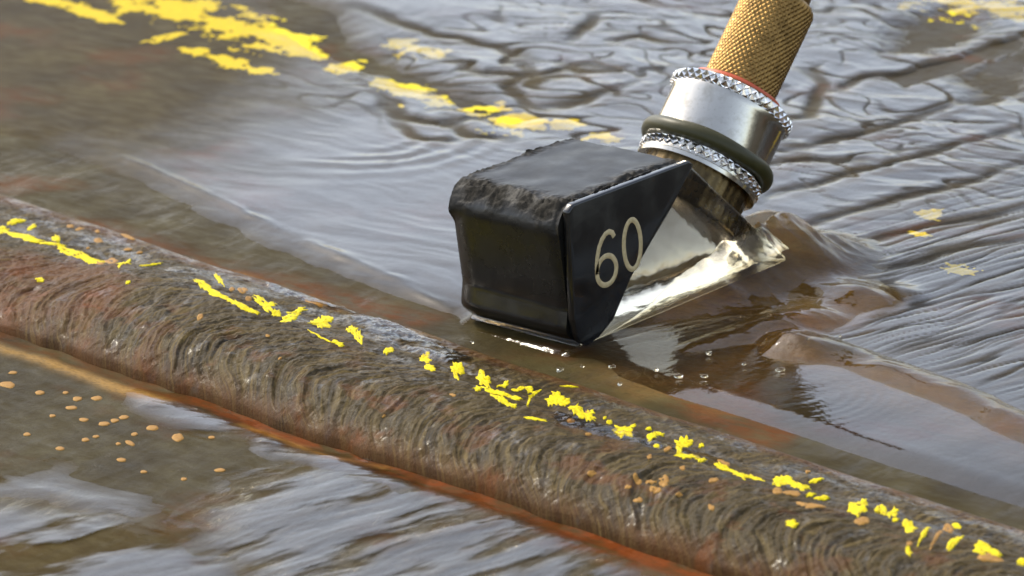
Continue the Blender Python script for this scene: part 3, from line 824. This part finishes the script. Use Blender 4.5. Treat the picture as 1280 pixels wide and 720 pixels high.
# black damping block between the side plates: glossy front, crumbly top edges
def damping():
    x0, x1 = -W-0.02, -TP-0.002
    # profile path in (y, z): up the front, round over, along the top
    path = []
    for t in np.linspace(0, 1, 40):       # lower third leans out, the rest hangs slightly over
        yb = 0.010 + (0.065*t/0.34 if t < 0.34 else 0.065-0.060*(t-0.34)/0.66)
        path.append((yb + max(0, 0.17-t)**1.7*3.6, 0.012 + t*(H-0.27)))
    for a in np.linspace(0, math.pi/2, 30)[1:]: path.append((0.015+0.24*(1-math.cos(a)), H-0.258+0.250*math.sin(a)))
    y_s, z_s = path[-1]
    for t in np.linspace(0, 1, 110)[1:]: path.append((y_s + t*(LT-0.02-y_s), z_s + 0.012*math.sin(t*3)))
    path = np.array(path); nv = 130
    nx = np.linspace(x0, x1, nv)
    P = np.repeat(path[:, None, :], nv, 1); XX = np.repeat(nx[None, :], len(path), 0)
    s = np.arange(len(path))[:, None]/len(path)
    topness = sstep(H-0.20, H-0.06, P[:, :, 1] + 0.07*perlin(XX*4, P[:, :, 0]*4, 801) + 0.16*np.abs((XX+W/2)/(W/2))**3)
    edge = np.maximum(0.6*np.exp(-((XX-x0)/0.07)**2), np.exp(-((x1-XX)/0.11)**2))
    rim = np.exp(-((P[:, :, 0]-0.12)/0.13)**2)
    crumb = np.clip(topness*np.maximum(edge, rim)*(0.75+1.1*perlin(XX*5, P[:, :, 0]*5, 805))*1.15, 0, 1)
    no = 0.027*fbm(XX*7.5, P[:, :, 0]*7.5 + P[:, :, 1]*7.5, 802, 4, 0.66)
    d = crumb*(no*1.6 + 0.008) + topness*0.012*fbm(XX*2.2, P[:, :, 0]*2.2, 803, 2)
    # groove just inside the side plates, dish on the glossy front
    d = d - 0.035*topness*np.exp(-((x1-XX-0.035)/0.022)**2)*(0.6+0.6*perlin(XX*6, P[:, :, 0]*7, 804))
    front = 1-topness
    nrm_y = -(front*0.9); nrm_z = topness
    Yq = P[:, :, 0] + nrm_y*d + front*0.035*np.clip(np.abs((XX+W/2)/(x1-x0)*2)-0.72, 0, 1)**2*12
    Zq = P[:, :, 1] + nrm_z*d
    n, m = XX.shape
    co = np.stack([XX, Yq, Zq], -1).reshape(-1, 3)
    idx = np.arange(n*m).reshape(n, m)
    F = np.stack([idx[:-1, :-1], idx[:-1, 1:], idx[1:, 1:], idx[1:, :-1]], -1).reshape(-1, 4).tolist()
    # close the back: diagonal and ends
    V = co.tolist()
    F.append(list(idx[0, ::-1]) + list(idx[-1, :]))     # sloping rear face
    F.append(list(idx[:, 0])[::1]); F.append(list(idx[:, -1])[::-1])
    me = pymesh('damping_block', V, F, True)
    A = me.attributes.new('crumb', 'FLOAT', 'POINT'); A.data.foreach_set('value', crumb.reshape(-1).astype(np.float32))
    A = me.attributes.new('top', 'FLOAT', 'POINT'); A.data.foreach_set('value', np.maximum(topness, sstep(0.36, 0.42, P[:, :, 1] + 0.03*perlin(XX*3, P[:, :, 1]*3, 806))*0.45).reshape(-1).astype(np.float32))
    me.set_sharp_from_angle(angle=math.radians(50))
    return link('damping_block', me, EPOXY, probe)
damping()

# the digits 6 and 0, engraved outlines filled pale, on the near side plate
def stroke(name, pts, w, closed=False):
    pts = np.array(pts); n = len(pts); V = []; F = []
    for i in range(n):
        if closed: tv = pts[(i+1) % n]-pts[i-1]
        else: tv = pts[min(i+1, n-1)]-pts[max(i-1, 0)]
        tv = tv/np.linalg.norm(tv); nv = np.array([-tv[1], tv[0]])
        for sgn, dx in ((1, -0.003), (0.8, 0.004), (-0.8, 0.004), (-1, -0.003)):
            q = pts[i] + nv*sgn*w/2; V.append((dx, q[0], q[1]))
    for i in range(n if closed else n-1):
        j = (i+1) % n
        for k in range(3): F.append((4*i+k, 4*j+k, 4*j+k+1, 4*i+k+1))
    me = pymesh(name, V, F, True)
    return link(name, me, MARK, probe)
zc = -Z0
th = np.linspace(0, 2*np.pi, 48, endpoint=False)
stroke('digit', [(0.835+0.106*math.cos(t), 0.735+zc+0.215*math.sin(t)) for t in th], 0.052, True)['label'] = 'pale outlined digit 0'
six = [(0.505+0.120*math.cos(t), 0.600+zc+0.125*math.sin(t)) for t in np.linspace(math.radians(180), math.radians(-180), 34)]
arc = [(0.545-0.16*math.cos(t)+0*t, 0.70+zc+0.225*math.sin(t)) for t in np.linspace(math.radians(118), math.radians(-20), 22)]
arc = [(0.615, 0.865+zc), (0.595, 0.905+zc), (0.555, 0.925+zc), (0.510, 0.915+zc), (0.465, 0.880+zc), (0.425, 0.82+zc), (0.400, 0.75+zc), (0.387, 0.68+zc)]
stroke('digit', arc + six, 0.052)['label'] = 'pale outlined digit 6'

# transducer: everything turned about one leaning axis
AX = Vector((0, math.sin(math.radians(43)), math.cos(math.radians(43))))
E1 = Vector((1, 0, 0)); E2 = AX.cross(E1)
BASE = Vector((-W/2, 2.47, 0.855-Z0))       # centre of the lower knurled ring
def axp(a, r, t):
    return BASE + AX*a + (E1*math.cos(t) + E2*math.sin(t))*r

def lathe(name, prof, mat, parent, n=96, wob=0.0, smooth=True, caps=True, sharp=40):
    V = []; F = []
    for (a, r) in prof:
        for k in range(n):
            t = 2*math.pi*k/n
            V.append(axp(a + wob*math.sin(2*t+0.6) + wob*0.5*math.sin(5*t), r*(1+wob*0.25*math.sin(3*t)), t))
    for i in range(len(prof)-1):
        for k in range(n):
            j = (k+1) % n
            F.append((i*n+k, i*n+j, (i+1)*n+j, (i+1)*n+k))
    if caps:
        F.append(tuple(range(n))[::-1]); F.append(tuple((len(prof)-1)*n+k for k in range(n)))
    me = pymesh(name, V, F, smooth)
    me.set_sharp_from_angle(angle=math.radians(sharp))
    return link(name, me, mat, parent)

def knurl_ring(name, a0, a1, r, depth, n, parent):
    V = []; F = []
    am = (a0+a1)/2
    rows = [(a0, 0), (a0+(a1-a0)*0.12, 1), (am, 2), (a1-(a1-a0)*0.12, 1), (a1, 0)]
    for ri, (a, kind) in enumerate(rows):
        for k in range(2*n):
            t = math.pi*k/n
            if kind == 0: rr = r-depth*0.9
            elif kind == 1: rr = r - (depth*0.15 if (k % 2) == 0 else depth)
            else: rr = r - (depth if (k % 2) == 0 else 0.0)
            V.append(axp(a, rr + 0.006*math.sin(k*3.7+ri), t))
    m = 2*n
    for i in range(len(rows)-1):
        for k in range(m):
            j = (k+1) % m
            a, b, c, d = i*m+k, i*m+j, (i+1)*m+j, (i+1)*m+k
            if (k+i) % 2: F += [(a, b, c), (a, c, d)]
            else: F += [(a, b, d), (b, c, d)]
    F.append(tuple(range(m))[::-1]); F.append(tuple((len(rows)-1)*m+k for k in range(m)))
    return link(name, pymesh(name, V, F, False), KNURL, parent)

def fluted(name, a0, a1, r, mat, parent, n=240, teeth=34):
    V = []; F = []
    rows = [(a0, r-0.03)] + [(x, r) for x in np.linspace(a0+0.02, a1, 14)]
    for (x, rr) in rows:
        for k in range(n):
            t = 2*math.pi*k/n
            V.append(axp(x, rr - 0.005*(0.5+0.5*math.cos(teeth*t)) + 0.010*math.sin(7*t+3*x)*math.sin(3*t+1), t))
    for i in range(len(rows)-1):
        for k in range(n):
            j = (k+1) % n
            F.append((i*n+k, i*n+j, (i+1)*n+j, (i+1)*n+k))
    F.append(tuple(range(n))[::-1]); F.append(tuple((len(rows)-1)*n+k for k in range(n)))
    return link(name, pymesh(name, V, F, True), mat, parent)
fluted('fluted_barrel', -0.50, -0.05, 0.50, BARREL, probe)
collar = lathe('collar', [(-0.10, 0.50), (-0.095, 0.56), (-0.06, 0.565), (-0.05, 0.555), (0.00, 0.555), (0.015, 0.535), (0.12, 0.535), (0.56, 0.535), (0.60, 0.55), (0.615, 0.545), (0.70, 0.54),
                          (0.735, 0.50), (0.74, 0.40)], STEEL, probe, 128)
knurl_ring('knurled_ring', -0.045, 0.055, 0.578, 0.040, 44, collar)
knurl_ring('knurled_ring', 0.605, 0.715, 0.578, 0.040, 44, collar)
oring = [(0.145 + 0.075*math.sin(t), 0.555 + 0.072*math.cos(t)) for t in np.linspace(-math.pi*0.72, math.pi*0.72, 22)]
lathe('rubber_ring', oring, OLIVE, probe, 96, 0.012, caps=False)
wsh = [(0.735, 0.20), (0.735, 0.395), (0.745, 0.415), (0.775, 0.418), (0.80, 0.405), (0.81, 0.35), (0.81, 0.20)]
lathe('rubber_washer', wsh, RED, probe, 80, 0.006)

def brass():
    n, rows = 300, 110
    a0, a1 = 0.80, 1.74
    V = []; F = []
    prof = [(a0-0.01, 0.20), (a0, 0.31), (a0+0.015, 0.325)]
    aa = list(np.linspace(a0+0.03, a1-0.06, rows))
    top = [(a1-0.03, 0.325), (a1, 0.30), (a1+0.01, 0.25), (a1+0.20, 0.24), (a1+0.22, 0.20)]
    allr = [(x, r, 0) for x, r in prof] + [(x, 0.335, 1) for x in aa] + [(x, r, 0) for x, r in top]
    N = 42; pitch = 2*math.pi*0.335/N
    for (x, r, kn) in allr:
        for k in range(n):
            t = 2*math.pi*k/n
            rr = r
            if kn:
                s = t*0.335
                for sg in (1, -1):
                    ph = (s + sg*(x-a0)*0.80)/pitch
                    fph = abs(ph - round(ph))*2        # 0 at the groove
                    rr = min(rr, r - 0.013*max(0.0, 1-fph/0.36))
            V.append(axp(x, rr, t))
    for i in range(len(allr)-1):
        for k in range(n):
            j = (k+1) % n
            F.append((i*n+k, i*n+j, (i+1)*n+j, (i+1)*n+k))
    F.append(tuple(range(n))[::-1]); F.append(tuple((len(allr)-1)*n+k for k in range(n)))
    me = pymesh('brass_connector', V, F, True)
    me.set_sharp_from_angle(angle=math.radians(50))
    return link('brass_connector', me, BRASS, probe)
brass()
lathe('cable', [(1.94, 0.10), (1.94, 0.16), (3.2, 0.16), (3.21, 0.1)], CABLE, probe, 32)
